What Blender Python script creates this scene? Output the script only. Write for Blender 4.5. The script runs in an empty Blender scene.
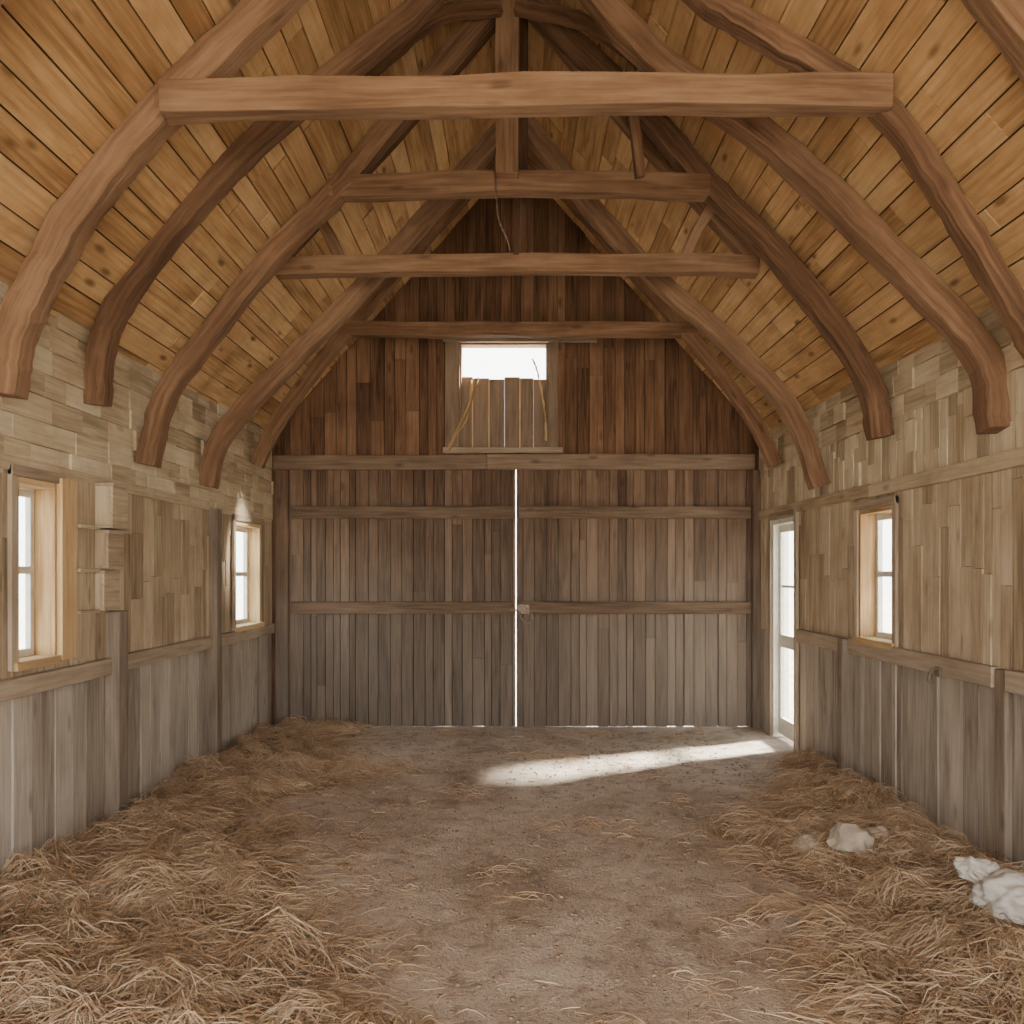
import bpy, math, random, bmesh
import numpy as np
from mathutils import Vector, Matrix
from mathutils import noise as mn
random.seed(7); rng=np.random.default_rng(7)
scene=bpy.context.scene
HW=2.52; YB=8.77; YF=-1.2; EZ=3.0; AZ=5.9; SL=(AZ-EZ)/HW
def roofz(x): return AZ-abs(x)*SL

# ------------------------------------------------------------ materials
def new_mat(name):
    m=bpy.data.materials.new(name); m.use_nodes=True
    nt=m.node_tree; nt.nodes.clear()
    return m,nt,nt.nodes,nt.links
def wood(name,dark,mid,light,grain=70,rough=0.85,knots=0.5,stain=0.5,bump=0.35,low=None,lowz=1.0,stainscale=1.3,tonew=0.6,stainc=None):
    m,nt,N,L=new_mat(name)
    out=N.new('ShaderNodeOutputMaterial'); b=N.new('ShaderNodeBsdfPrincipled'); L.new(b.outputs[0],out.inputs[0])
    b.inputs['Roughness'].default_value=rough
    b.inputs['Specular IOR Level'].default_value=0.25
    uv=N.new('ShaderNodeUVMap')
    def noise(sx,sy,scale=1,detail=5,dist=0):
        mp=N.new('ShaderNodeMapping'); mp.inputs['Scale'].default_value=(sx,sy,1); L.new(uv.outputs[0],mp.inputs[0])
        n=N.new('ShaderNodeTexNoise'); n.inputs['Scale'].default_value=scale; n.inputs['Detail'].default_value=detail
        n.inputs['Distortion'].default_value=dist; L.new(mp.outputs[0],n.inputs['Vector']); return n.outputs['Fac']
    g=noise(grain,2.2,1,6,0.3); g2=noise(9,1.4,1,4,0.6)
    att=N.new('ShaderNodeAttribute'); att.attribute_name='tone'
    def math_(op,a,b_,clamp=False):
        n=N.new('ShaderNodeMath'); n.operation=op; n.use_clamp=clamp
        for i,v in enumerate((a,b_)):
            if isinstance(v,(int,float)): n.inputs[i].default_value=v
            else: L.new(v,n.inputs[i])
        return n.outputs[0]
    s=math_('MULTIPLY',g,0.95); s=math_('ADD',s,math_('MULTIPLY',g2,0.75))
    s=math_('ADD',s,math_('MULTIPLY',att.outputs['Fac'],tonew)); s=math_('SUBTRACT',s,0.35+tonew/2,True)
    r=N.new('ShaderNodeValToRGB'); L.new(s,r.inputs[0])
    e=r.color_ramp.elements; e[0].position=0.12; e[0].color=(*dark,1); e[1].position=0.9; e[1].color=(*light,1)
    k=e.new(0.5); k.color=(*mid,1)
    col=r.outputs[0]
    mp=N.new('ShaderNodeMapping'); mp.inputs['Scale'].default_value=(6,2.2,1); L.new(uv.outputs[0],mp.inputs[0])
    v=N.new('ShaderNodeTexVoronoi'); v.inputs['Scale'].default_value=1.0; L.new(mp.outputs[0],v.inputs['Vector'])
    mr=N.new('ShaderNodeMapRange'); mr.inputs[1].default_value=0.06; mr.inputs[2].default_value=0.16; mr.inputs[3].default_value=knots; mr.inputs[4].default_value=0
    L.new(v.outputs['Distance'],mr.inputs[0])
    def mix(fac,a,bc,mode='MIX'):
        n=N.new('ShaderNodeMix'); n.data_type='RGBA'; n.blend_type=mode
        if isinstance(fac,(int,float)): n.inputs[0].default_value=fac
        else: L.new(fac,n.inputs[0])
        for i,vv in ((6,a),(7,bc)):
            if isinstance(vv,tuple): n.inputs[i].default_value=(*vv,1)
            else: L.new(vv,n.inputs[i])
        return n.outputs[2]
    col=mix(mr.outputs[0],col,tuple(c*0.45 for c in dark))
    tc=N.new('ShaderNodeTexCoord'); n2=N.new('ShaderNodeTexNoise'); n2.inputs['Scale'].default_value=stainscale; n2.inputs['Detail'].default_value=5; n2.inputs['Roughness'].default_value=0.65
    L.new(tc.outputs['Object'],n2.inputs['Vector'])
    mr2=N.new('ShaderNodeMapRange'); mr2.inputs[1].default_value=0.44; mr2.inputs[2].default_value=0.68; mr2.inputs[3].default_value=0; mr2.inputs[4].default_value=stain
    L.new(n2.outputs['Fac'],mr2.inputs[0])
    col=mix(mr2.outputs[0],col,stainc or tuple(c*0.8 for c in dark))
    if low:
        sx=N.new('ShaderNodeSeparateXYZ'); L.new(tc.outputs['Object'],sx.inputs[0])
        z=math_('ADD',sx.outputs[2],math_('MULTIPLY',n2.outputs['Fac'],1.0))
        mr3=N.new('ShaderNodeMapRange'); mr3.inputs[1].default_value=lowz; mr3.inputs[2].default_value=lowz+1.7; mr3.inputs[3].default_value=0.9; mr3.inputs[4].default_value=0
        L.new(z,mr3.inputs[0])
        gm=mix(s,tuple(c*0.55 for c in low),tuple(c*1.45 for c in low))
        col=mix(mr3.outputs[0],col,gm)
    L.new(col,b.inputs['Base Color'])
    bp=N.new('ShaderNodeBump'); bp.inputs['Strength'].default_value=bump; bp.inputs['Distance'].default_value=0.01
    L.new(math_('ADD',g,math_('MULTIPLY',g2,0.6)),bp.inputs['Height']); L.new(bp.outputs[0],b.inputs['Normal'])
    return m
M_ceil=wood('pine_boards',(0.31,0.17,0.075),(0.57,0.36,0.175),(0.73,0.50,0.275),grain=45,knots=0.8,stain=0.42,stainscale=2.4,tonew=.5,stainc=(.33,.175,.075))
M_beam=wood('hewn_beam_wood',(0.09,0.047,0.027),(0.215,0.122,0.071),(0.36,0.225,0.14),grain=40,knots=0.5,stain=0.35,bump=0.7)
M_back=wood('barn_red_brown_planks',(0.07,0.042,0.028),(0.172,0.108,0.073),(0.285,0.188,0.13),grain=60,stain=0.35,low=(0.19,0.157,0.127),lowz=1.3,tonew=.48)
M_gable=wood('gable_planks',(0.07,0.036,0.021),(0.195,0.107,0.062),(0.31,0.185,0.112),grain=60,stain=0.4,tonew=.48)
M_grey=wood('weathered_grey_planks',(0.21,0.172,0.14),(0.41,0.357,0.297),(0.57,0.51,0.435),grain=65,knots=0.4,stain=0.38,stainc=(.23,.18,.13),tonew=.5)
M_tan=wood('tan_planks',(0.25,0.18,0.113),(0.475,0.378,0.26),(0.64,0.535,0.395),grain=55,knots=0.45,stain=0.42,stainscale=2.5,stainc=(.28,.19,.115),tonew=.5)
M_block=wood('pale_wall_blocks',(0.32,0.25,0.165),(0.57,0.475,0.335),(0.72,0.63,0.475),grain=45,knots=0.35,stain=0.4,stainscale=3,stainc=(.36,.25,.14),tonew=.55)
M_rail=wood('rail_wood',(0.20,0.155,0.11),(0.38,0.30,0.22),(0.53,0.44,0.335),grain=45,knots=0.4,stain=0.3)
M_brail=wood('door_rail_wood',(0.10,0.067,0.044),(0.20,0.14,0.098),(0.31,0.225,0.165),grain=45,stain=0.3)
M_pale=wood('window_frame_pine',(0.34,0.21,0.10),(0.58,0.40,0.21),(0.74,0.55,0.33),grain=50,knots=0.3,stain=0.1)
M_dark=wood('backing_wood',(0.03,0.02,0.014),(0.05,0.034,0.022),(0.07,0.05,0.035))

def simple(name,col,rough=0.8,metal=0,nscale=8,var=0.35,bump=0.3):
    m,nt,N,L=new_mat(name)
    out=N.new('ShaderNodeOutputMaterial'); b=N.new('ShaderNodeBsdfPrincipled'); L.new(b.outputs[0],out.inputs[0])
    tc=N.new('ShaderNodeTexCoord'); n=N.new('ShaderNodeTexNoise'); n.inputs['Scale'].default_value=nscale; n.inputs['Detail'].default_value=8
    L.new(tc.outputs['Object'],n.inputs['Vector'])
    r=N.new('ShaderNodeValToRGB'); r.color_ramp.elements[0].position=0.3; r.color_ramp.elements[1].position=0.72
    r.color_ramp.elements[0].color=(*[c*(1-var) for c in col],1); r.color_ramp.elements[1].color=(*[min(1,c*(1+var)) for c in col],1)
    L.new(n.outputs['Fac'],r.inputs[0]); L.new(r.outputs[0],b.inputs['Base Color'])
    b.inputs['Roughness'].default_value=rough; b.inputs['Metallic'].default_value=metal
    bp=N.new('ShaderNodeBump'); bp.inputs['Strength'].default_value=bump; bp.inputs['Distance'].default_value=0.02
    L.new(n.outputs['Fac'],bp.inputs['Height']); L.new(bp.outputs[0],b.inputs['Normal'])
    return m
M_white=simple('painted_white_wood',(0.7,0.68,0.62),0.6,var=0.12,nscale=20)
M_iron=simple('rusty_iron',(0.22,0.17,0.13),0.5,0.7,nscale=40)
M_sack=simple('white_sack_cloth',(0.56,0.53,0.48),0.85,var=0.18,nscale=10,bump=0.4)
M_stone=simple('pale_stone',(0.40,0.33,0.26),0.9,var=0.3,nscale=9,bump=0.8)
M_leaf=simple('blocker_leaves',(0.08,0.13,0.04),0.8,var=0.5)
M_bark=simple('blocker_bark',(0.12,0.08,0.05),0.9,var=0.4,bump=0.9)
M_out=simple('outside_ground',(0.52,0.47,0.38),0.95,var=0.25,nscale=1.2)
def straw_mat(name,a,b_,c,attr=True):
    m,nt,N,L=new_mat(name)
    out=N.new('ShaderNodeOutputMaterial'); b=N.new('ShaderNodeBsdfPrincipled'); L.new(b.outputs[0],out.inputs[0])
    r=N.new('ShaderNodeValToRGB'); e=r.color_ramp.elements; e[0].color=(*a,1); e[1].color=(*c,1); k=e.new(0.5); k.color=(*b_,1)
    if attr:
        at=N.new('ShaderNodeAttribute'); at.attribute_name='tone'; L.new(at.outputs['Fac'],r.inputs[0])
    else:
        tc=N.new('ShaderNodeTexCoord'); n=N.new('ShaderNodeTexNoise'); n.inputs['Scale'].default_value=35; n.inputs['Detail'].default_value=8
        n.inputs['Distortion'].default_value=2
        L.new(tc.outputs['Object'],n.inputs['Vector']); L.new(n.outputs['Fac'],r.inputs[0])
        bp=N.new('ShaderNodeBump'); bp.inputs['Strength'].default_value=1; bp.inputs['Distance'].default_value=0.03
        L.new(n.outputs['Fac'],bp.inputs['Height']); L.new(bp.outputs[0],b.inputs['Normal'])
    L.new(r.outputs[0],b.inputs['Base Color']); b.inputs['Roughness'].default_value=0.7; b.inputs['Specular IOR Level'].default_value=0.2
    return m
M_straw=straw_mat('straw',(0.22,0.135,0.075),(0.47,0.325,0.20),(0.72,0.565,0.395))
M_strawbase=straw_mat('straw_litter',(0.13,0.08,0.047),(0.30,0.205,0.13),(0.50,0.375,0.255),False)
def floor_mat():
    m,nt,N,L=new_mat('packed_dirt')
    out=N.new('ShaderNodeOutputMaterial'); b=N.new('ShaderNodeBsdfPrincipled'); L.new(b.outputs[0],out.inputs[0])
    tc=N.new('ShaderNodeTexCoord')
    def ns(s,d,dist=0):
        n=N.new('ShaderNodeTexNoise'); n.inputs['Scale'].default_value=s; n.inputs['Detail'].default_value=d; n.inputs['Distortion'].default_value=dist; n.inputs['Roughness'].default_value=0.65
        L.new(tc.outputs['Object'],n.inputs['Vector']); return n.outputs['Fac']
    a=ns(1.3,7,0.8); f=ns(7,9,1.0); ff=ns(60,5)
    r=N.new('ShaderNodeValToRGB'); L.new(a,r.inputs[0]); e=r.color_ramp.elements
    e[0].position=0.34; e[0].color=(0.42,0.32,0.235,1); e[1].position=0.60; e[1].color=(0.66,0.55,0.445,1)
    r2=N.new('ShaderNodeValToRGB'); L.new(f,r2.inputs[0]); e=r2.color_ramp.elements
    e[0].position=0.34; e[0].color=(0.5,0.43,0.37,1); e[1].position=0.52; e[1].color=(1,1,1,1)
    r3=N.new('ShaderNodeValToRGB'); L.new(ff,r3.inputs[0]); e=r3.color_ramp.elements
    e[0].position=0.33; e[0].color=(0.5,0.45,0.4,1); e[1].position=0.48; e[1].color=(1,1,1,1)
    m1=N.new('ShaderNodeMix'); m1.data_type='RGBA'; m1.blend_type='MULTIPLY'; m1.inputs[0].default_value=0.8
    L.new(r.outputs[0],m1.inputs[6]); L.new(r2.outputs[0],m1.inputs[7])
    m2=N.new('ShaderNodeMix'); m2.data_type='RGBA'; m2.blend_type='MULTIPLY'; m2.inputs[0].default_value=0.75
    L.new(m1.outputs[2],m2.inputs[6]); L.new(r3.outputs[0],m2.inputs[7])
    L.new(m2.outputs[2],b.inputs['Base Color']); b.inputs['Roughness'].default_value=0.65
    ad=N.new('ShaderNodeMath'); ad.operation='ADD'; L.new(f,ad.inputs[0]); L.new(ff,ad.inputs[1])
    bp=N.new('ShaderNodeBump'); bp.inputs['Strength'].default_value=0.8; bp.inputs['Distance'].default_value=0.03
    L.new(ad.outputs[0],bp.inputs['Height']); L.new(bp.outputs[0],b.inputs['Normal'])
    return m
M_floor=floor_mat()
def glass_mat():
    m,nt,N,L=new_mat('window_glass')
    out=N.new('ShaderNodeOutputMaterial'); t=N.new('ShaderNodeBsdfTransparent'); g=N.new('ShaderNodeBsdfGlossy'); g.inputs['Roughness'].default_value=0.05
    t.inputs[0].default_value=(0.93,0.96,0.97,1)
    mx=N.new('ShaderNodeMixShader'); mx.inputs[0].default_value=0.06
    L.new(t.outputs[0],mx.inputs[1]); L.new(g.outputs[0],mx.inputs[2]); L.new(mx.outputs[0],out.inputs[0]); return m
M_glass=glass_mat()

# ------------------------------------------------------------ mesh builder
class MB:
    def __init__(s): s.v=[];s.f=[];s.uv=[];s.t=[];s.m=[];s.mats=[]
    def mi(s,mat):
        if mat not in s.mats: s.mats.append(mat)
        return s.mats.index(mat)
    def prism(s,P,N,t,mat,tone=None,grain='v'):
        if tone is None: tone=random.random()
        P=[Vector(p) for p in P]; N=Vector(N).normalized(); k=len(s.v); mi=s.mi(mat)
        B=[p-N*t for p in P]; s.v+= [tuple(p) for p in P+B]
        U=(P[1]-P[0]).normalized(); V=(P[3]-P[0]).normalized()
        ou,ov=random.uniform(0,50),random.uniform(0,50)
        def uvof(i):
            p=(P+B)[i]; d=p-P[0]; a,b=d.dot(U),d.dot(V); n=d.dot(N)
            if grain=='u': a,b=b,a
            return (a+ou+n,b+ov) 
        faces=[(0,1,2,3),(7,6,5,4),(4,5,1,0),(5,6,2,1),(6,7,3,2),(7,4,0,3)]
        flip=U.cross(V).dot(N)<0
        for f in faces:
            if flip: f=f[::-1]
            s.f.append(tuple(k+i for i in f)); s.uv+=[uvof(i) for i in f]; s.t.append(tone); s.m.append(mi)
    def box(s,lo,hi,mat,tone=None,grain='z'):
        x0,y0,z0=lo; x1,y1,z1=hi
        if grain=='y':   s.prism([(x0,y0,z1),(x1,y0,z1),(x1,y1,z1),(x0,y1,z1)],(0,0,1),z1-z0,mat,tone,'v')
        elif grain=='x': s.prism([(x0,y0,z0),(x1,y0,z0),(x1,y0,z1),(x0,y0,z1)],(0,-1,0),y1-y0,mat,tone,'u')
        else:            s.prism([(x0,y0,z0),(x1,y0,z0),(x1,y0,z1),(x0,y0,z1)],(0,-1,0),y1-y0,mat,tone,'v')
    def sweep(s,pts,w,h,mat,side=Vector((0,1,0)),jit=0.006,tone=None):
        if tone is None: tone=random.random()
        pts=[Vector(p) for p in pts]; n=len(pts); k=len(s.v); mi=s.mi(mat); L=0; ls=[0]
        for i in range(1,n): L+=(pts[i]-pts[i-1]).length; ls.append(L)
        ou,ov=random.uniform(0,50),random.uniform(0,50)
        for i,p in enumerate(pts):
            T=(pts[min(i+1,n-1)]-pts[max(i-1,0)]).normalized()
            S=(side-T*side.dot(T)).normalized(); H=T.cross(S)
            ww,hh=w/2,h/2
            for a,b in ((-1,-1),(1,-1),(1,1),(-1,1)):
                j=[random.uniform(-jit,jit) for _ in range(2)]
                s.v.append(tuple(p+S*(a*ww+j[0])+H*(b*hh+j[1])))
        acc=[0,w,w+h,2*w+h,2*w+2*h]
        for i in range(n-1):
            for e in range(4):
                a=k+i*4+e; b=k+i*4+(e+1)%4
                s.f.append((a,a+4,b+4,b)); s.t.append(tone); s.m.append(mi)
                s.uv+=[(ou+acc[e],ov+ls[i]),(ou+acc[e],ov+ls[i+1]),(ou+acc[e+1],ov+ls[i+1]),(ou+acc[e+1],ov+ls[i])]
        for q,rev in ((k,False),(k+4*(n-1),True)):
            f=(q,q+1,q+2,q+3); f=f[::-1] if rev else f
            s.f.append(f); s.t.append(tone); s.m.append(mi); s.uv+=[(ou,ov),(ou+w,ov),(ou+w,ov+h),(ou,ov+h)]
    def obj(s,name,parent=None,bevel=0):
        me=bpy.data.meshes.new(name); me.from_pydata(s.v,[],s.f)
        for m in s.mats: me.materials.append(m)
        me.polygons.foreach_set('material_index',s.m)
        u=me.uv_layers.new(name='UVMap'); u.data.foreach_set('uv',[c for p in s.uv for c in p])
        a=me.attributes.new('tone','FLOAT','FACE'); a.data.foreach_set('value',s.t)
        me.update(); o=bpy.data.objects.new(name,me); scene.collection.objects.link(o)
        if parent: o.parent=parent
        if bevel:
            b=o.modifiers.new('bevel','BEVEL'); b.width=bevel; b.segments=2; b.limit_method='ANGLE'; b.angle_limit=math.radians(50)
        return o
def empty(name):
    e=bpy.data.objects.new(name,None); e.empty_display_size=0.2; scene.collection.objects.link(e); return e
def crom(P,n=8):
    P=[Vector(p) for p in P]; Q=[P[0]*2-P[1]]+P+[P[-1]*2-P[-2]]; out=[]
    for i in range(1,len(Q)-2):
        a,b,c,d=Q[i-1:i+3]
        for k in range(n):
            t=k/n; out.append(0.5*((2*b)+(c-a)*t+(2*a-5*b+4*c-d)*t*t+(3*b-a-3*c+d)*t**3))
    out.append(P[-1]); return out

# ------------------------------------------------------------ plank fields
def breaks(a,b,wmin,wmax,extra=()):
    xs=[a]; x=a
    while x<b-wmin*0.6:
        x+=random.uniform(wmin,wmax); xs.append(min(x,b))
    if xs[-1]<b: xs.append(b)
    for e in extra:
        if a<e<b:
            xs=[q for q in xs if abs(q-e)>0.035 or q in(a,b)]; xs.append(e)
    return sorted(set(xs))
def subtract(v0,v1,holes):
    segs=[(v0,v1)]
    for h0,h1 in holes:
        ns=[]
        for a,b in segs:
            if h1<=a or h0>=b: ns.append((a,b)); continue
            if a<h0: ns.append((a,h0))
            if h1<b: ns.append((h1,b))
        segs=ns
    return segs
def side_planks(mb,X,sgn,y0,y1,z0,z1,wmin,wmax,mat,holes,split=None,th=0.025,horizontal=False,rel=0.012):
    gap=0.007
    if not horizontal:
        ys=breaks(y0,y1,wmin,wmax,[h[0] for h in holes]+[h[1] for h in holes])
        for a,b in zip(ys,ys[1:]):
            c=(a+b)/2; hs=[(h[2],h[3]) for h in holes if h[0]<c<h[1]]
            for s0,s1 in subtract(z0,z1,hs):
                zz=[s0,s1]
                if split and s1-s0>split*1.3: zz=breaks(s0,s1,split*0.6,split*1.4)
                for p,q in zip(zz,zz[1:]):
                    d=random.uniform(0,rel); g=gap/2+random.uniform(0,0.002); x=X+sgn*d
                    mb.prism([(x,a+g,p+0.0015),(x,b-g,p+0.0015),(x,b-g,q-0.0015),(x,a+g,q-0.0015)],(sgn,0,0),th+d,mat,None)
    else:
        zs=breaks(z0,z1,wmin,wmax)
        for p,q in zip(zs,zs[1:]):
            c=(p+q)/2; hs=[(h[0],h[1]) for h in holes if h[2]<c<h[3]]
            for s0,s1 in subtract(y0,y1,hs):
                t=breaks(s0,s1,split*0.5,split*1.5)
                for a,b in zip(t,t[1:]):
                    d=random.uniform(0,rel); x=X+sgn*d
                    mb.prism([(x,a+0.002,p+0.002),(x,b-0.002,p+0.002),(x,b-0.002,q-0.002),(x,a+0.002,q-0.002)],(sgn,0,0),th+d,mat,None,'u')
def side_backing(mb,X,sgn,holes,th=0.12):
    ys=sorted({YF,YB+0.15,*[h[0] for h in holes],*[h[1] for h in holes]})
    for a,b in zip(ys,ys[1:]):
        c=(a+b)/2; hs=[(h[2],h[3]) for h in holes if h[0]<c<h[1]]
        for s0,s1 in subtract(-0.05,EZ+0.12,hs):
            x=X-sgn*0.02
            mb.prism([(x,a,s0),(x,b,s0),(x,b,s1),(x,a,s1)],(sgn,0,0),th,M_dark,0.5)

W1=(4.24,4.64,1.14,2.08); W2=(7.55,8.32,1.10,2.06)
W3=(5.62,6.20,1.12,2.05); DR=(7.60,8.30,0.0,2.10)
mb=MB(); H=[W1,W2]
side_backing(mb,-HW,1,H)
side_planks(mb,-HW,1,YF,YB,-0.02,1.0,0.13,0.22,M_grey,H)
side_planks(mb,-HW,1,YF,YB,1.0,2.14,0.10,0.19,M_tan,H,split=0.7,rel=.016)
side_planks(mb,-HW,1,YF,YB,2.14,EZ+0.05,0.10,0.15,M_block,H,split=0.32,horizontal=True,rel=.022)
mb.obj('wall_left')
mb=MB(); H=[W3,DR]
side_backing(mb,HW,-1,H)
side_planks(mb,HW,-1,YF,YB,-0.02,1.02,0.12,0.2,M_grey,H)
side_planks(mb,HW,-1,YF,YB,1.02,2.14,0.08,0.16,M_tan,H,split=0.8)
side_planks(mb,HW,-1,YF,YB,2.14,2.62,0.08,0.14,M_block,H,split=0.3,rel=.018)
side_planks(mb,HW,-1,YF,YB,2.62,EZ+0.05,0.10,0.14,M_block,H,split=0.28,horizontal=True,rel=.022)
mb.obj('wall_right')
# front gable wall (behind the viewer), added to limit frontal light; opening admits sky
mb=MB(); OW,OZ=2.3,3.1
for a,b in ((-HW-.1,-OW),(-OW,0),(0,OW),(OW,HW+.1)):
    z0=-.05 if abs(a+b)/2>OW else OZ
    mb.prism([(a,YF+.0,z0),(b,YF,z0),(b,YF,max(z0,roofz(b)+.06)),(a,YF,max(z0,roofz(a)+.06))],(0,-1,0),.05,M_back)
for a,b in (lambda t:zip(t,t[1:]))(breaks(-HW,HW,.12,.2,[0,-OW,OW])):
    z0=-.02 if abs(a+b)/2>OW else OZ
    mb.prism([(a+.003,YF+.08,z0),(b-.003,YF+.08,z0),(b-.003,YF+.08,roofz(b)+.06),(a+.003,YF+.08,roofz(a)+.06)],(0,1,0),.03,M_gable)
mb.obj('wall_front')
def trim(name,boxes,mat,grain):
    mb=MB()
    for lo,hi in boxes: mb.box(lo,hi,mat,None,grain)
    return mb.obj(name,bevel=0.006)
def yr(X,sgn,segs,z0,z1,d):
    out=[]
    for a,b in segs:
        j=random.uniform(-.008,.008)
        lo,hi=(X,X+sgn*d) if sgn>0 else (X-d,X)
        out.append(((lo-(0.01 if sgn>0 else 0),a,z0+j),(hi+(0 if sgn>0 else 0.01),b,z1+j)))
    return out
trim('trim_1',yr(-HW,1,[(YF+.1,2.2),(2.2,5.20),(5.35,6.93),(7.07,8.7)],0.98,1.08,0.05),M_rail,'y')
trim('trim_2',yr(-HW,1,[(YF+.1,4.0),(4.0,6.93),(7.07,8.7)],2.11,2.18,0.025),M_tan,'y')
trim('trim_3',yr(HW,-1,[(YF+.1,4.30),(4.42,6.33),(6.45,7.5)],0.99,1.10,0.05),M_rail,'y')
trim('trim_4',yr(HW,-1,[(YF+.1,2.8),(2.8,6.0),(6.0,8.7)],2.13,2.22,0.035),M_tan,'y')
def posts(name,X,sgn,lst,mat):
    mb=MB()
    for y,w,d,z1 in lst:
        lo=min(X-sgn*0.01,X+sgn*d); hi=max(X-sgn*0.01,X+sgn*d)
        mb.box((lo,y-w/2,-0.02),(hi,y+w/2,z1),mat,.25)
    return mb.obj(name,bevel=0.01)
M_post=wood('post_wood',(0.15,0.115,0.085),(0.28,0.225,0.175),(0.40,0.335,0.27),grain=50,stain=.35)
posts('wall_post_left',-HW,1,[(5.27,0.13,0.09,1.36),(7.0,0.12,0.08,2.12),(1.9,.14,.1,2.12)],M_post)
posts('wall_post_right',HW,-1,[(6.39,0.10,0.09,1.10),(4.36,0.10,0.04,1.10),(1.9,.14,.1,2.12)],M_post)

# back wall + gable
mb=MB()
def gz(x): return roofz(x)+0.06
DX0,DX1=-2.33,2.42; DTOP=2.68
GW=(-0.58,0.33,2.88,3.96)
xs=[-HW-0.1,DX0,GW[0],0,GW[1],DX1,HW+0.1]
for a,b in zip(xs,xs[1:]):
    z0=-0.05 if (b<=DX0 or a>=DX1) else DTOP
    def q(a,b,zl,zh0,zh1): mb.prism([(a,YB+0.02,zl),(b,YB+0.02,zl),(b,YB+0.02,zh1),(a,YB+0.02,zh0)],(0,-1,0),0.1,M_dark,0.5)
    if GW[0]<=a and b<=GW[1]:
        q(a,b,z0,GW[2],GW[2]); q(a,b,GW[3],gz(a),gz(b))
    else: q(a,b,z0,gz(a),gz(b))
xs=breaks(-HW,HW,0.07,0.15,[0,GW[0],GW[1],DX0,DX1])
for a,b in zip(xs,xs[1:]):
    c=(a+b)/2; z0=-0.02 if (c<DX0 or c>DX1) else DTOP
    d=random.uniform(0,0.016); g=0.003
    def pk(zl,za,zb,d=d):
        mb.prism([(a+g,YB-d,zl),(b-g,YB-d,zl),(b-g,YB-d,zb),(a+g,YB-d,za)],(0,-1,0),0.02+d,M_gable)
    if GW[0]<c<GW[1]:
        pk(z0,GW[2],GW[2]); pk(GW[3],gz(a),gz(b))
    else:
        if random.random()<0.6:
            zs=random.uniform(3.1,3.95)
            if zs<min(gz(a),gz(b))-0.2: pk(z0,zs-0.002,zs-0.002); pk(zs,gz(a),gz(b),d+0.006)
            else: pk(z0,gz(a),gz(b))
        else: pk(z0,gz(a),gz(b))
mb.obj('wall_back')
mb=MB()
mb.box((-2.49,YB-0.06,2.65),(-0.3,YB-0.018,2.80),M_brail,0.6,'x')
mb.box((-0.298,YB-0.065,2.65),(2.45,YB-0.018,2.81),M_brail,0.75,'x')
mb.box((-2.47,YB-0.05,0),(-2.34,YB-0.005,2.65),M_back,0.5,'z')
mb.box((2.43,YB-0.05,0),(2.515,YB-0.005,2.65),M_back,0.4,'z')
mb.obj('trim_5',bevel=0.008)
def leaf(name,x0,x1,bot):
    root=empty(name)
    mb=MB(); xs=breaks(x0,x1,0.06,0.14)
    mb.box((x0+0.001,YB+0.022,bot),(x1-0.001,YB+0.05,2.685),M_dark,0.5)
    for a,b in zip(xs,xs[1:]):
        d=random.uniform(0,0.016); bb=bot+random.uniform(-.004,.006)
        zs=[bb,2.685]
        if random.random()<0.6: zs=[bb,random.uniform(0.4,2.3),2.685]
        ga=0 if a==x0 else .003; gb=0 if b==x1 else .003
        for p,q in zip(zs,zs[1:]):
            dd=d+random.uniform(0,0.004)
            mb.prism([(a+ga,YB-dd,p+.001),(b-gb,YB-dd,p+.001),(b-gb,YB-dd,q-.001),(a+ga,YB-dd,q-.001)],(0,-1,0),0.022+dd,M_back)
    mb.obj('boards',root)
    mb=MB()
    for z in (2.15,1.17):
        mb.box((x0+0.02,YB-0.055,z),(x1-0.01,YB-0.012,z+0.125),M_brail,None,'x')
    mb.obj('rails',root,bevel=0.007)
    return root
leaf('door_1',DX0,-0.005,.006); d2=leaf('door_2',0.005,DX1,.006)
mb=MB()
mb.box((0.02,YB-0.075,1.17),(0.14,YB-0.055,1.27),M_iron); mb.box((-0.06,YB-0.09,1.20),(0.12,YB-0.072,1.222),M_iron,grain='x')
mb.sweep(crom([(0.03,YB-0.09,1.2),(0.06,YB-0.12,1.12),(0.12,YB-0.11,1.08),(0.17,YB-0.09,1.12),(.15,YB-.09,1.2)]),0.018,0.018,M_iron,jit=0)
mb.obj('latch',d2,bevel=0.003)

root=empty('window_1')
mb=MB()
x0,x1,z0,z1=GW
mb.box((x0-0.15,YB-0.05,z0-0.04),(x0,YB-0.018,z1+0.04),M_brail,.8); mb.box((x1,YB-0.05,z0-0.04),(x1+0.10,YB-0.018,z1+0.04),M_brail,.8)
mb.box((x0-0.17,YB-0.055,z1+0.0),(x1+0.5,YB-0.018,z1+0.05),M_rail,0.3,'x'); mb.box((x0-0.17,YB-0.055,z0-0.06),(x1+0.15,YB-0.018,z0),M_rail,0.4,'x')
for a,b in((x0,x0+0.02),(x1-0.02,x1)): mb.box((a,YB-0.018,z0),(b,YB+0.12,z1),M_brail,1.0)
mb.box((x0,YB-0.018,z1-0.02),(x1,YB+0.12,z1),M_brail,None,'x')
mb.obj('frame',root,bevel=0.004)
mb=MB()
xs=[x0+.02,x0+.13,x0+.30,x0+.46,x0+.62,x0+.76,x1-.02]
for i,(a,b) in enumerate(zip(xs,xs[1:])): mb.box((a+0.0004,YB+0.03+.003*(i%2),z0),(b-0.0004,YB+0.06,3.62-.012*(i%3)),M_brail,random.uniform(.8,1))
for i in (1,2,4): mb.box((xs[i]-.006,YB+0.018,z0),(xs[i]+.006,YB+0.03,3.6),M_pale,.9)
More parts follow.
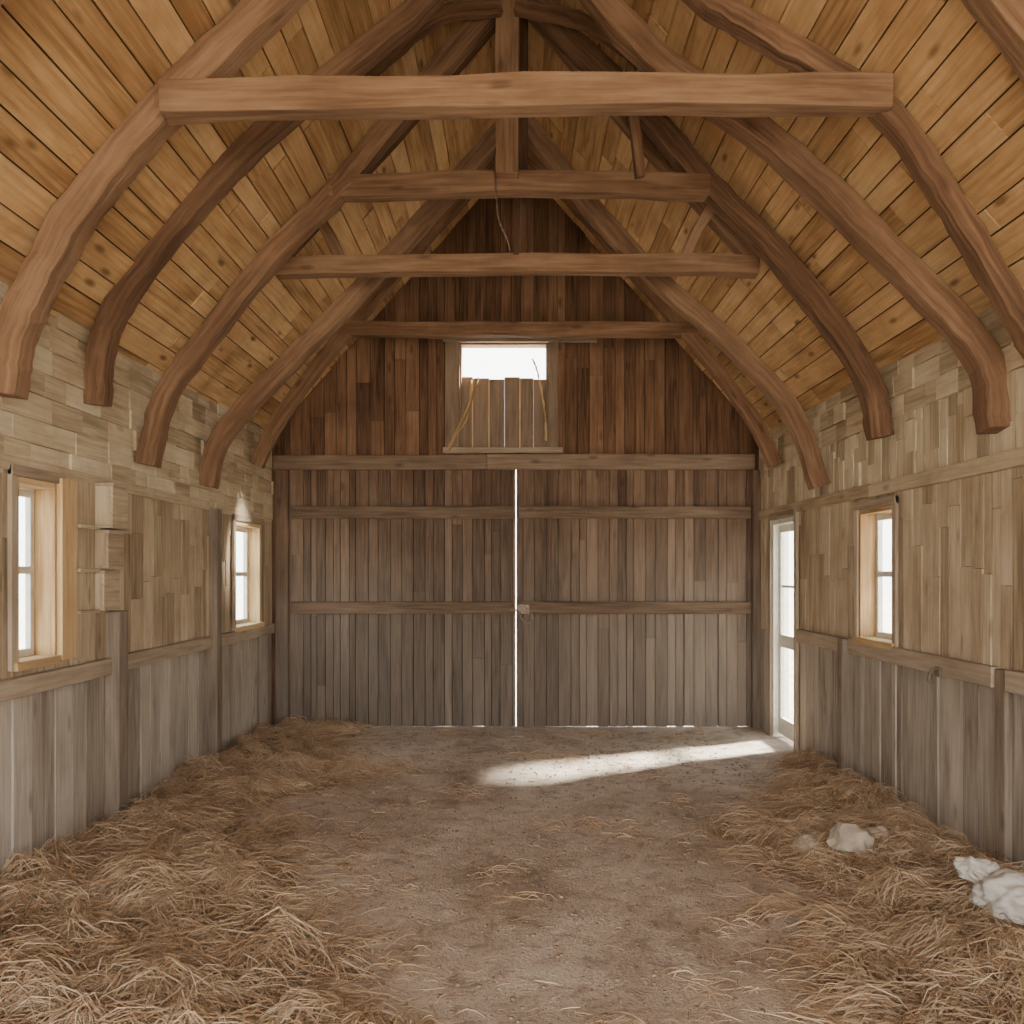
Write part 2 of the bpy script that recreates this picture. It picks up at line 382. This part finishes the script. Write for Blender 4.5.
mb.sweep([(x0-0.12,YB-0.09,2.83),(x0+0.10,YB-0.03,3.32),(x0+0.19,YB+0.0,3.6)],0.02,0.025,M_pale)
mb.sweep(crom([(x0-0.10,YB-0.08,2.9),(x0+0.08,YB-0.03,3.2),(x0+0.12,YB+0.0,3.58)]),0.01,0.012,M_pale)
mb.sweep(crom([(x1-0.02,YB-0.03,2.95),(x1-0.04,YB-0.02,3.3),(x1-0.11,YB-0.01,3.66),(x1-.16,YB,3.8)]),0.012,0.015,M_pale)
mb.obj('hatch_boards',root,bevel=0.001)

def side_window(name,X,sgn,h,deep=0.14,mat=M_pale):
    y0,y1,z0,z1=h; root=empty(name); mb=MB()
    def bx(d0,d1,ya,yb,za,zb,m,grain='z',tone=None):
        xa,xb=sorted((X-sgn*d0,X-sgn*d1)); mb.box((xa,ya,za),(xb,yb,zb),m,tone,grain)
    e=-0.022
    bx(e,deep,y0,y0+0.035,z0,z1,mat); bx(e,deep,y1-0.035,y1,z0,z1,mat)
    bx(e,deep,y0+.035,y1-.035,z1-0.035,z1,mat,'y'); bx(e-0.03,deep,y0-0.03,y1+0.03,z0-0.035,z0+0.01,mat,'y')
    bx(-0.035,-0.012,y0-0.05,y0,z0-0.03,z1+0.05,M_rail); bx(-0.035,-0.012,y1,y1+0.05,z0-0.03,z1+0.05,M_rail); bx(-0.04,-0.012,y0-.05,y1+.05,z1,z1+0.055,M_rail,'y')
    mb.obj('frame',root,bevel=0.003); mb=MB()
    s=deep-0.05
    bx(s,s+.03,y0+.035,y0+.07,z0+.01,z1-.035,M_white); bx(s,s+.03,y1-.07,y1-.035,z0+.01,z1-.035,M_white)
    for z in (z0+.01,(z0+z1)/2-.02,z1-.08): bx(s,s+.03,y0+.07,y1-.07,z,z+.04,M_white,'y')
    yc=(y0+y1)/2; bx(s+.005,s+.025,yc-.01,yc+.01,z0+.05,z1-.08,M_white)
    mb.obj('sash',root,bevel=0.002); mb=MB()
    bx(s+.012,s+.016,y0+.06,y1-.06,z0+.05,z1-.07,M_glass); mb.obj('glass',root)
    return root
w=side_window('window_2',-HW,1,W1)
side_window('window_3',-HW,1,W2)
side_window('window_4',HW,-1,W3)
mb=MB()
mb.box((-HW+0.022,W1[1]-0.02,W1[2]-0.02),(-HW+0.055,W1[1]+0.14,W1[3]+0.03),M_pale,0.6)
mb.obj('shutter',w,bevel=0.003)
mb=MB(); X=-HW+0.012
mb.box((X,4.80,1.10),(X+.018,5.03,2.12),M_tan,0.55)
for z in (1.36,1.60,1.85): mb.box((X+.018,4.80,z),(X+.05,5.03,z+.02),M_block,0.5,'y')
for z0,z1,D,t in ((1.86,2.13,.125,.6),(1.62,1.85,.10,.25),(1.37,1.61,.075,.5)):
    mb.box((X,5.03,z0+.02),(X+D-.02,5.05,z1-.02),M_tan,t); mb.box((X,5.21,z0+.02),(X+D-.02,5.23,z1-.02),M_tan,t)
    mb.box((X,5.03,z0),(X+D,5.23,z0+.02),M_rail,.6,'y'); mb.box((X,5.03,z1-.02),(X+D,5.23,z1),M_rail,.6,'y')
    mb.box((X+D-.02,5.03,z0+.02),(X+D-.004,5.23,z1-.02),M_tan,t,'y')
mb.obj('wall_shelf_box',bevel=0.003)

root=empty('door_3'); y0,y1,z0,z1=DR; X=HW; mb=MB()
mb.box((X-.02,y0,0),(X+.13,y0+.045,z1),M_white); mb.box((X-.02,y1-.045,0),(X+.13,y1,z1),M_white); mb.box((X-.02,y0+.045,z1-.045),(X+.13,y1-.045,z1),M_white,None,'y')
mb.box((X-.04,y0-.07,0),(X-.012,y0,z1+.07),M_rail); mb.box((X-.04,y1,0),(X-.012,y1+.07,z1+.07),M_rail); mb.box((X-.04,y0,z1),(X-.012,y1,z1+.07),M_rail,None,'y')
mb.obj('frame',root,bevel=0.004); mb=MB()
a,b=y0+.05,y1-.05; xa,xb=X+.03,X+.07
mb.box((xa,a,.04),(xb,a+.06,z1-.05),M_white); mb.box((xa,b-.06,.04),(xb,b,z1-.05),M_white)
for p,q in((.04,.20),(0.88,1.0),(z1-.12,z1-.05)): mb.box((xa,a+.06,p),(xb,b-.06,q),M_white,None,'y')
mb.box((xa+.01,a+.06,1.45),(xb-.01,b-.06,1.475),M_white,None,'y')
mb.obj('leaf',root,bevel=0.003); mb=MB(); mb.box((xa+.018,a+.05,.16),(xa+.022,b-.05,z1-.10),M_glass); mb.obj('glass',root)

# ------------------------------------------------------------ ceiling
mb=MB()
for sgn in (-1,1):
    L=math.hypot(HW+0.45,(HW+0.45)*SL); U=Vector((sgn*1,0,-SL)).normalized(); O=Vector((0,0,AZ)); Nn=Vector((-sgn*SL,0,-1)).normalized()
    us=breaks(0,L-0.62,0.12,0.18)
    for a,b in zip(us,us[1:]):
        ys=[YF]
        while ys[-1]<YB: ys.append(ys[-1]+random.uniform(0.6,2.0))
        ys[-1]=YB
        for p,q in zip(ys,ys[1:]):
            if q-p<0.02: continue
            d=random.uniform(0,0.014)
            P=[O+U*(a+.004)+Vector((0,p+.002,0))+Nn*d,O+U*(b-.004)+Vector((0,p+.002,0))+Nn*d,O+U*(b-.004)+Vector((0,q-.002,0))+Nn*d,O+U*(a+.004)+Vector((0,q-.002,0))+Nn*d]
            mb.prism(P,Nn,0.02+d,M_ceil)
    P=[O,O+U*L,O+U*L,O]; P=[P[0]+Vector((0,YF-.3,0)),P[1]+Vector((0,YF-.3,0)),P[2]+Vector((0,YB+.3,0)),P[3]+Vector((0,YB+.3,0))]
    P=[p-Nn*0.02 for p in P]
    mb.prism(P,Nn,0.06,M_dark,0.5)
mb.obj('ceiling')

# ------------------------------------------------------------ trusses
def arch(mb,pts,y,w=0.12,h=0.13,n=7,yend=None):
    P=[]
    for i,(x,z) in enumerate(pts):
        yy=y if yend is None else y+(yend-y)*i/(len(pts)-1)
        P.append((x,yy,z))
    mb.sweep(crom(P,n),w,h,M_beam,jit=0.006,tone=random.uniform(.2,.8))
def beam(mb,p,q,w,h,n=10,tone=None,sag=0):
    p,q=Vector(p),Vector(q)
    P=[p.lerp(q,i/n)+Vector((0,0,-sag*math.sin(math.pi*i/n)+random.uniform(-.004,.004))) for i in range(n+1)]
    mb.sweep(P,w,h,M_beam,jit=0.006,tone=tone if tone is not None else random.uniform(.3,.9))
def truss(build):
    mb=MB(); build(mb); return mb.obj('roof_truss',bevel=0.006)
def t0(mb):
    arch(mb,[(-2.46,2.45),(-2.36,2.9),(-2.05,3.35),(-1.65,3.82),(-.9,4.65),(0.0,5.62)],2.9)
    arch(mb,[(2.46,2.45),(2.38,2.85),(2.15,3.36),(1.6,3.95),(.9,4.70),(0.0,5.62)],3.5,yend=2.9)
    beam(mb,(-1.2,2.95,4.3),(1.2,3.2,4.3),.13,.16)
def t1(mb):
    arch(mb,[(-2.46,2.45),(-2.42,2.72),(-2.27,3.05),(-2.07,3.39),(-1.69,3.84),(-1.09,4.42),(-.4,5.1),(0,5.6)],4.1,w=.13,h=.15)
    arch(mb,[(2.48,2.62),(2.30,2.93),(2.03,3.38),(1.70,3.82),(1.2,4.12),(0.81,4.38),(.3,4.95),(0,5.6)],4.02,w=.10,h=.10)
    beam(mb,(-1.66,4.0,3.81),(1.74,3.97,3.825),.12,.15,tone=.75,sag=-0.015)
def t2(mb):
    arch(mb,[(-2.46,2.58),(-2.42,2.9),(-2.27,3.2),(-1.86,3.7),(-1.33,4.2),(-.51,4.85),(0,5.5)],5.0,w=.12,h=.12,yend=4.8)
    arch(mb,[(2.47,2.33),(2.43,2.74),(1.97,3.3),(1.40,3.9),(0.75,4.42),(.3,5.0),(0,5.5)],4.38,w=.13,h=.14,yend=4.8)
def t3(mb):
    arch(mb,[(-2.45,2.31),(-2.34,2.75),(-2.10,3.10),(-1.64,3.68),(-1.17,4.16),(-.84,4.56),(-.1,5.42)],5.66,h=.13)
    arch(mb,[(2.44,2.5),(2.34,2.92),(1.84,3.62),(1.27,4.21),(.9,4.63),(.1,5.42)],5.7,h=.145)
    beam(mb,(-1.24,5.66,4.15),(1.29,5.7,4.17),.12,.14,tone=.6,sag=-.03)
    mb.sweep([(-.055,5.6,4.20),(-.055,5.6,5.0),(-.055,5.6,5.75)],.14,.15,M_beam)
    mb.sweep(crom([(-.1,5.5,5.25),(-.5,5.4,5.12),(-.95,5.35,4.72)]),.07,.08,M_beam); mb.sweep(crom([(0,5.5,5.25),(.45,5.4,5.08),(.95,5.35,4.7)]),.07,.08,M_beam)
    mb.sweep([(.82,5.6,4.2),(.76,5.55,4.6),(.74,5.5,4.9)],.06,.06,M_beam)
def t35(mb):
    beam(mb,(-1.72,6.12,3.79),(1.74,6.12,3.80),.11,.13,tone=.7,sag=-.02)
    mb.sweep([(0.035,6.12,3.86),(0.035,6.12,4.8),(0.035,6.12,5.78)],.10,.10,M_beam)
    mb.sweep([(-1.72,6.12,3.84),(-.9,6.12,4.72),(-.05,6.12,5.72)],.11,.10,M_beam); mb.sweep([(1.72,6.12,3.84),(.9,6.12,4.72),(.05,6.12,5.72)],.11,.10,M_beam)
    mb.sweep([(-1.26,6.1,3.84),(-1.36,6.1,4.05),(-1.42,6.1,4.16)],.07,.08,M_beam); mb.sweep([(1.2,6.1,3.84),(1.3,6.1,4.05),(1.4,6.1,4.2)],.07,.08,M_beam)
def t4(mb):
    arch(mb,[(-2.46,2.28),(-2.34,2.69),(-1.80,3.28),(-1.16,3.93),(-.61,4.55),(-.05,5.2)],6.78,h=.14)
    arch(mb,[(2.42,2.28),(2.19,2.89),(1.63,3.49),(1.07,3.98),(.59,4.52),(.05,5.2)],6.78,h=.14)
    mb.sweep([(0,6.78,5.1),(0,6.78,5.5),(0,6.78,5.78)],.12,.12,M_beam)
def t5(mb):
    arch(mb,[(-2.44,2.6),(-2.25,3.0),(-1.85,3.55),(-1.2,4.33),(-.6,5.02),(0,5.68)],8.0,h=.12,w=.11)
    arch(mb,[(2.44,2.6),(2.25,3.0),(1.85,3.55),(1.2,4.33),(.6,5.02),(0,5.68)],8.0,h=.12,w=.11)
    beam(mb,(-1.72,8.0,3.88),(1.7,8.0,3.88),.12,.13,tone=.6)
for t in (t0,t1,t2,t3,t35,t4,t5): truss(t)
mb=MB(); beam(mb,(0,YF+.1,5.76),(0,YB-.03,5.76),.1,.14,n=24); mb.obj('ridge_beam',bevel=.01)
mb=MB(); mb.sweep(crom([(-.14,5.6,4.3),(-.12,5.6,3.95),(-.06,5.6,3.8),(-.04,5.6,3.72)]),.008,.008,M_iron,jit=0); mb.obj('hanging_wire')
mb=MB(); mb.box((HW-.065,4.93,.99),(HW-.045,4.99,1.05),M_iron); mb.sweep(crom([(HW-.06,4.96,1.04),(HW-.10,4.96,1.02),(HW-.11,4.96,.96),(HW-.07,4.96,.93)]),.012,.012,M_iron,jit=0)
mb.obj('wall_hook',bevel=.002)

# ------------------------------------------------------------ floor + hay
fr=[(rng.uniform(0,6.28),rng.uniform(0,6.28),s) for s in (0.9,1.7,2.6,4.1,6.3,9.5,14) for _ in range(3)]
def fbm(x,y,seed=0,lo=0,hi=7):
    o=np.zeros_like(x)
    for i,(a,p,s) in enumerate(fr[lo*3:hi*3]):
        o+=np.sin((x*np.cos(a+seed)+y*np.sin(a+seed))*s*2+p+seed*3.1+1.3*np.sin(y*s+seed))/ (s**0.8)
    return o/3.0
def ground(x,y): return (0.010*fbm(x,y,0.4)+0.005*fbm(x*4,y*4,1.2))*np.clip((YB-y)/1.0,0.2,1)
LE_y=[-2,1.5,3,4,5.3,6.0,6.8,7.6,8.3,8.9]; LE_x=[-.75,-.45,-.5,-1.0,-1.35,-1.45,-1.05,-1.55,-1.35,-1.4]
RE_y=[-2,1.5,3,3.5,4.2,5.3,6.2,7.0,7.6,9]; RE_x=[1.05,.9,.95,1.4,1.4,1.15,1.65,2.1,2.7,2.8]
def maskL(x,y):
    e=np.interp(y,LE_y,LE_x)+0.22*fbm(x,y,2.0)+.20*fbm(x*2.3,y*2.3,4.1); return np.clip((e-x)/0.6,0,1)
def maskR(x,y):
    e=np.interp(y,RE_y,RE_x)+0.20*fbm(x,y,3.3)+.18*fbm(x*2.3,y*2.3,5.2); return np.clip((x-e)/0.5,0,1)
ng=420; gx=rng.uniform(-2.5,2.5,ng); gy=rng.uniform(0.5,8.7,ng); gr=rng.uniform(.06,.19,ng); gh=rng.uniform(.02,.13,ng)
def hay(x,y):
    m=np.maximum(maskL(x,y),maskR(x,y)); s=np.zeros_like(x)
    for i in range(ng): s=np.maximum(s,gh[i]*np.exp(-((x-gx[i])**2+(y-gy[i])**2)/gr[i]**2))
    edge=np.clip((np.abs(x)-1.6)/0.9,0,1)*np.clip((7.4-y),0,1)
    return ground(x,y)+np.sqrt(m)*(s*1.0+0.07*edge)+m*(.006+0.01*fbm(x*3,y*3,.7))
def litter(x,y):
    m=np.maximum(maskL(x,y),maskR(x,y)); return hay(x,y)-.002-np.clip(.35-m-.12*fbm(x*5,y*5,1.7),0,.35)*.25
def rawmesh(name,v,q,mat,tone=None,smooth=False,parent=None):
    me=bpy.data.meshes.new(name); me.vertices.add(len(v)); me.vertices.foreach_set('co',v.astype(np.float32).ravel())
    me.loops.add(q.size); me.loops.foreach_set('vertex_index',q.astype(np.int32).ravel())
    me.polygons.add(len(q)); me.polygons.foreach_set('loop_start',(np.arange(len(q))*4).astype(np.int32)); me.polygons.foreach_set('loop_total',np.full(len(q),4,np.int32))
    me.update(calc_edges=True); me.validate()
    if tone is not None:
        a=me.attributes.new('tone','FLOAT','FACE'); a.data.foreach_set('value',tone.astype(np.float32))
    if smooth: me.polygons.foreach_set('use_smooth',np.ones(len(q),bool))
    me.materials.append(mat); o=bpy.data.objects.new(name,me); scene.collection.objects.link(o)
    if parent: o.parent=parent
    return o
def gridmesh(name,x0,x1,y0,y1,nx,ny,f,mat,parent=None):
    X,Y=np.meshgrid(np.linspace(x0,x1,nx),np.linspace(y0,y1,ny)); Z=f(X,Y)
    v=np.stack([X,Y,Z],-1).reshape(-1,3); i=np.arange(nx*ny).reshape(ny,nx)
    q=np.stack([i[:-1,:-1],i[:-1,1:],i[1:,1:],i[1:,:-1]],-1).reshape(-1,4)
    return rawmesh(name,v,q,mat,smooth=True,parent=parent)
gridmesh('floor',-HW-.02,HW+.02,YF,YB+.05,300,600,ground,M_floor)
HAY=empty('hay_bedding')
gridmesh('litter',-HW+.025,HW-.025,0.3,YB-.04,320,520,litter,M_strawbase,HAY)
def strands(name,cx,cy,ang,n_per,lmin,lmax,wid,arc,spread,hf,jit=.04,tone_c=None):
    nc=len(cx); n=nc*n_per; ci=np.repeat(np.arange(nc),n_per)
    a=ang[ci]+rng.normal(0,spread,n); ln=rng.uniform(lmin,lmax,n)
    x0=cx[ci]+rng.normal(0,jit,n); y0=cy[ci]+rng.normal(0,jit,n); bend=rng.normal(0,.5,n)+rng.normal(0,.5,nc)[ci]
    K=4; ts=np.linspace(0,1,K); lift=rng.uniform(0.0,1,n)**1.6*arc; base=rng.uniform(.002,.03 if arc>.01 else .006,n)
    px=[];py=[];pz=[]
    x=x0.copy();y=y0.copy()
    for k,t in enumerate(ts):
        aa=a+bend*t
        if k: x=x+np.cos(aa)*ln/(K-1); y=y+np.sin(aa)*ln/(K-1)
        xx=np.clip(x,-HW+.05,HW-.05); yy=np.clip(y,.3,YB-.08)
        px.append(xx);py.append(yy);pz.append(hf(xx,yy)+base+lift*math.sin(math.pi*min(1,t*1.05)))
    P=np.stack([np.stack(px,1),np.stack(py,1),np.stack(pz,1)],-1)
    T=P[:,-1]-P[:,0]; R=rng.normal(0,1,(n,3)); R[:,2]*=.7; S=np.cross(T,R); S/=np.linalg.norm(S,axis=1,keepdims=True)+1e-9
    w=rng.uniform(.6,1.3,n)[:,None]*wid
    V=np.empty((n,K,2,3)); tp=np.array([.7,1,.9,.35])
    for k in range(K): V[:,k,0]=P[:,k]+S*w*tp[k]; V[:,k,1]=P[:,k]-S*w*tp[k]
    idx=np.arange(n*K*2).reshape(n,K,2)
    q=np.stack([idx[:,:-1,0],idx[:,1:,0],idx[:,1:,1],idx[:,:-1,1]],-1).reshape(-1,4)
    tc=(rng.uniform(0,1,nc) if tone_c is None else tone_c)[ci]
    tone=np.clip(tc*.65+rng.normal(.18,.18,n),0,1)
    return rawmesh(name,V.reshape(-1,3),q,M_straw,np.repeat(tone,K-1),parent=HAY)
def sample(nc,y0,y1,bias=1.0,thr=.15,add=.15,pw=1.0):
    xs=[];ys=[]
    while len(xs)<nc:
        x=rng.uniform(-2.45,2.45,4000); u=rng.uniform(0,1,4000)**bias; y=y0+(y1-y0)*u
        m=np.maximum(maskL(x,y),maskR(x,y)); ok=rng.uniform(0,1,4000)<np.where(m>thr,add+m**pw,0)
        xs+=list(x[ok]);ys+=list(y[ok])
    return np.array(xs[:nc]),np.array(ys[:nc])
cx,cy=sample(1450,1.6,8.6,1.3,.05,.1)
strands('straw_bunches',cx,cy,rng.uniform(0,6.28,len(cx)),34,.12,.36,.0018,.09,.26,hay,jit=.035)
cx,cy=sample(8500,1.8,8.6,1.3,.001,.2)
strands('loose_straw',cx,cy,rng.uniform(0,6.28,len(cx)),3,.05,.22,.0018,.03,1.5,hay,jit=.12)
n=4200; x=rng.uniform(-2.4,2.4,n); y=1.8+6.8*rng.uniform(0,1,n)**1.15
d=np.maximum(maskL(x-.4,y),maskR(x+.4,y)); keep=(rng.uniform(0,1,n)<.25+.75*d)&(fbm(x*1.5,y*1.5,6)>-.15); x=x[keep];y=y[keep]
strands('straw_scraps',x,y,rng.uniform(0,6.28,len(x)),2,.02,.12,.0016,.008,1.5,ground,jit=.07)
tx=[-.62,-.02,.93,.45,-.3,.2,-.6,.7,.9,-.9,.1,1.5,1.8,-.5,.75,-.75,1.15];ty=[4.3,4.1,3.8,5.3,6.1,8.2,8.3,8.4,8.3,5.0,7.4,8.1,8.4,3.4,3.15,5.7,5.9]
for _ in range(14):
    tx.append(random.uniform(-1.0,1.2)); ty.append(random.uniform(2.8,8.4))
tx=np.repeat(np.array(tx),5);ty=np.repeat(np.array(ty),5); nt_=len(tx); tx=tx+rng.normal(0,.09,nt_);ty=ty+rng.normal(0,.07,nt_)
strands('straw_tufts',tx,ty,rng.uniform(0,6.28,nt_),9,.04,.15,.0018,.03,.7,ground,jit=.03)
v=[];q=[]
base=np.array([(-1,-1,-1),(1,-1,-1),(1,1,-1),(-1,1,-1),(-1,-1,1),(1,-1,1),(1,1,1),(-1,1,1)])*.58
fq=np.array([(0,3,2,1),(4,5,6,7),(0,1,5,4),(1,2,6,5),(2,3,7,6),(3,0,4,7)])
for i in range(3200):
    X=random.uniform(-1.6,1.9);Y=random.uniform(2,8.5);s=random.choice([.004,.006,.006,.009,.013])
    a=random.uniform(0,6.28);c,sn=math.cos(a),math.sin(a)
    b=base*rng.uniform(.5,1.2,(8,3))*s*np.array([1.3,1,.7]); b=np.stack([b[:,0]*c-b[:,1]*sn+X,b[:,0]*sn+b[:,1]*c+Y,b[:,2]],1)
    b[:,2]+=float(ground(np.array([X]),np.array([Y]))[0])+s*.3
    v.append(b);q.append(fq+8*i)
rawmesh('dirt_clods',np.concatenate(v),np.concatenate(q),simple('dirt_clod',(0.30,0.22,0.155),.95),parent=HAY)

# ------------------------------------------------------------ sack, stones
def lump(name,loc,scale,mat,rough=.3,freq=2,seed=0,sub=5,flat=.35,rot=0,parent=None,facet=False):
    bm=bmesh.new(); bmesh.ops.create_icosphere(bm,subdivisions=sub,radius=1)
    for vv in bm.verts:
        p=vv.co.copy(); n=mn.fractal(p*freq+Vector((seed,seed,0)),1,2,4)
        rg=abs(mn.noise(p*freq*1.6+Vector((seed*2,3,0))))
        vv.co=p*max(.35,1+rough*n-(rough*1.2*rg if not facet else 0))
        if facet: vv.co=Vector([round(c*2.6)/2.6*.35+c*.65 for c in vv.co])
        vv.co=Vector((vv.co.x*scale[0],vv.co.y*scale[1],max(vv.co.z,-flat)*scale[2]))
    bmesh.ops.rotate(bm,verts=bm.verts,cent=(0,0,0),matrix=Matrix.Rotation(rot,3,'Z'))
    me=bpy.data.meshes.new(name); bm.to_mesh(me); bm.free(); me.materials.append(mat)
    for p in me.polygons: p.use_smooth=not facet
    o=bpy.data.objects.new(name,me); o.location=loc; scene.collection.objects.link(o)
    if parent: o.parent=parent
    return o
def hz(x,y): return float(hay(np.array([x]),np.array([y]))[0])
r=empty('feed_sack')
lump('bag',(2.15,3.66,hz(2.15,3.66)+.08),(.13,.18,.12),M_sack,.22,1.5,4,rot=.5,parent=r)
lump('bag_neck',(2.10,3.86,hz(2.10,3.86)+.13),(.055,.12,.08),M_sack,.3,1.8,9,rot=.5,parent=r)
lump('pale_rock',(1.82,4.62,hz(1.82,4.62)+.06),(.12,.10,.09),M_stone,.25,1.3,6,sub=3,facet=True,rot=.3)
lump('pale_rock',(1.62,4.72,hz(1.62,4.72)+.04),(.08,.07,.06),M_stone,.25,1.3,11,sub=3,facet=True,rot=1.3)
lump('pale_rock',(2.02,4.75,hz(2.02,4.75)+.04),(.07,.07,.05),M_stone,.25,1.3,15,sub=3,facet=True,rot=.9)

# ------------------------------------------------------------ outside
bpy.ops.mesh.primitive_plane_add(size=120,location=(0,0,-.06)); g=bpy.context.object; g.name='outside_ground'; g.data.materials.append(M_out)
root=empty('sun_blocker_tree')  # unseen tree, added to block the sun through the right wall window
mb=MB(); mb.sweep(crom([(5.05,7.1,-.1),(5.1,7.1,1.5),(5.05,7.1,3.2)]),.22,.22,M_bark); mb.obj('blocker_trunk',root,bevel=.05)
for i in range(7):
    lump('blocker_crown_%d'%(i+1),(5.05+random.uniform(-.35,.35),7.08+random.uniform(-.35,.25),3.5+random.uniform(-.5,.6)),(.5,.5,.45),M_leaf,.5,2.2,i,sub=4,flat=2,parent=root)

# ------------------------------------------------------------ light
sd=bpy.data.lights.new('sun','SUN'); sd.energy=60; sd.angle=.13; sd.color=(1,.92,.79); so=bpy.data.objects.new('sun',sd); scene.collection.objects.link(so)
so.rotation_euler=Vector((-1.28,-.62,-1)).to_track_quat('-Z','Y').to_euler(); so.location=(20,12,18)
w=bpy.data.worlds.new('sky'); scene.world=w; w.use_nodes=True; nt=w.node_tree; bg=nt.nodes['Background']
tc=nt.nodes.new('ShaderNodeTexCoord'); sx=nt.nodes.new('ShaderNodeSeparateXYZ'); rp=nt.nodes.new('ShaderNodeValToRGB')
nt.links.new(tc.outputs['Generated'],sx.inputs[0]); nt.links.new(sx.outputs[2],rp.inputs[0]); nt.links.new(rp.outputs[0],bg.inputs[0])
rp.color_ramp.elements[0].color=(1,.95,.88,1); rp.color_ramp.elements[1].color=(.85,.92,1,1)
bg.inputs[1].default_value=9.3

cd=bpy.data.cameras.new('camera'); cd.sensor_width=36; cd.lens=850/1024*36; cd.shift_y=60/1024; cd.shift_x=-4/1024; cd.clip_start=.05
co=bpy.data.objects.new('camera',cd); co.location=(0,0,1.6); co.rotation_euler=(math.pi/2,0,0); scene.collection.objects.link(co); scene.camera=co
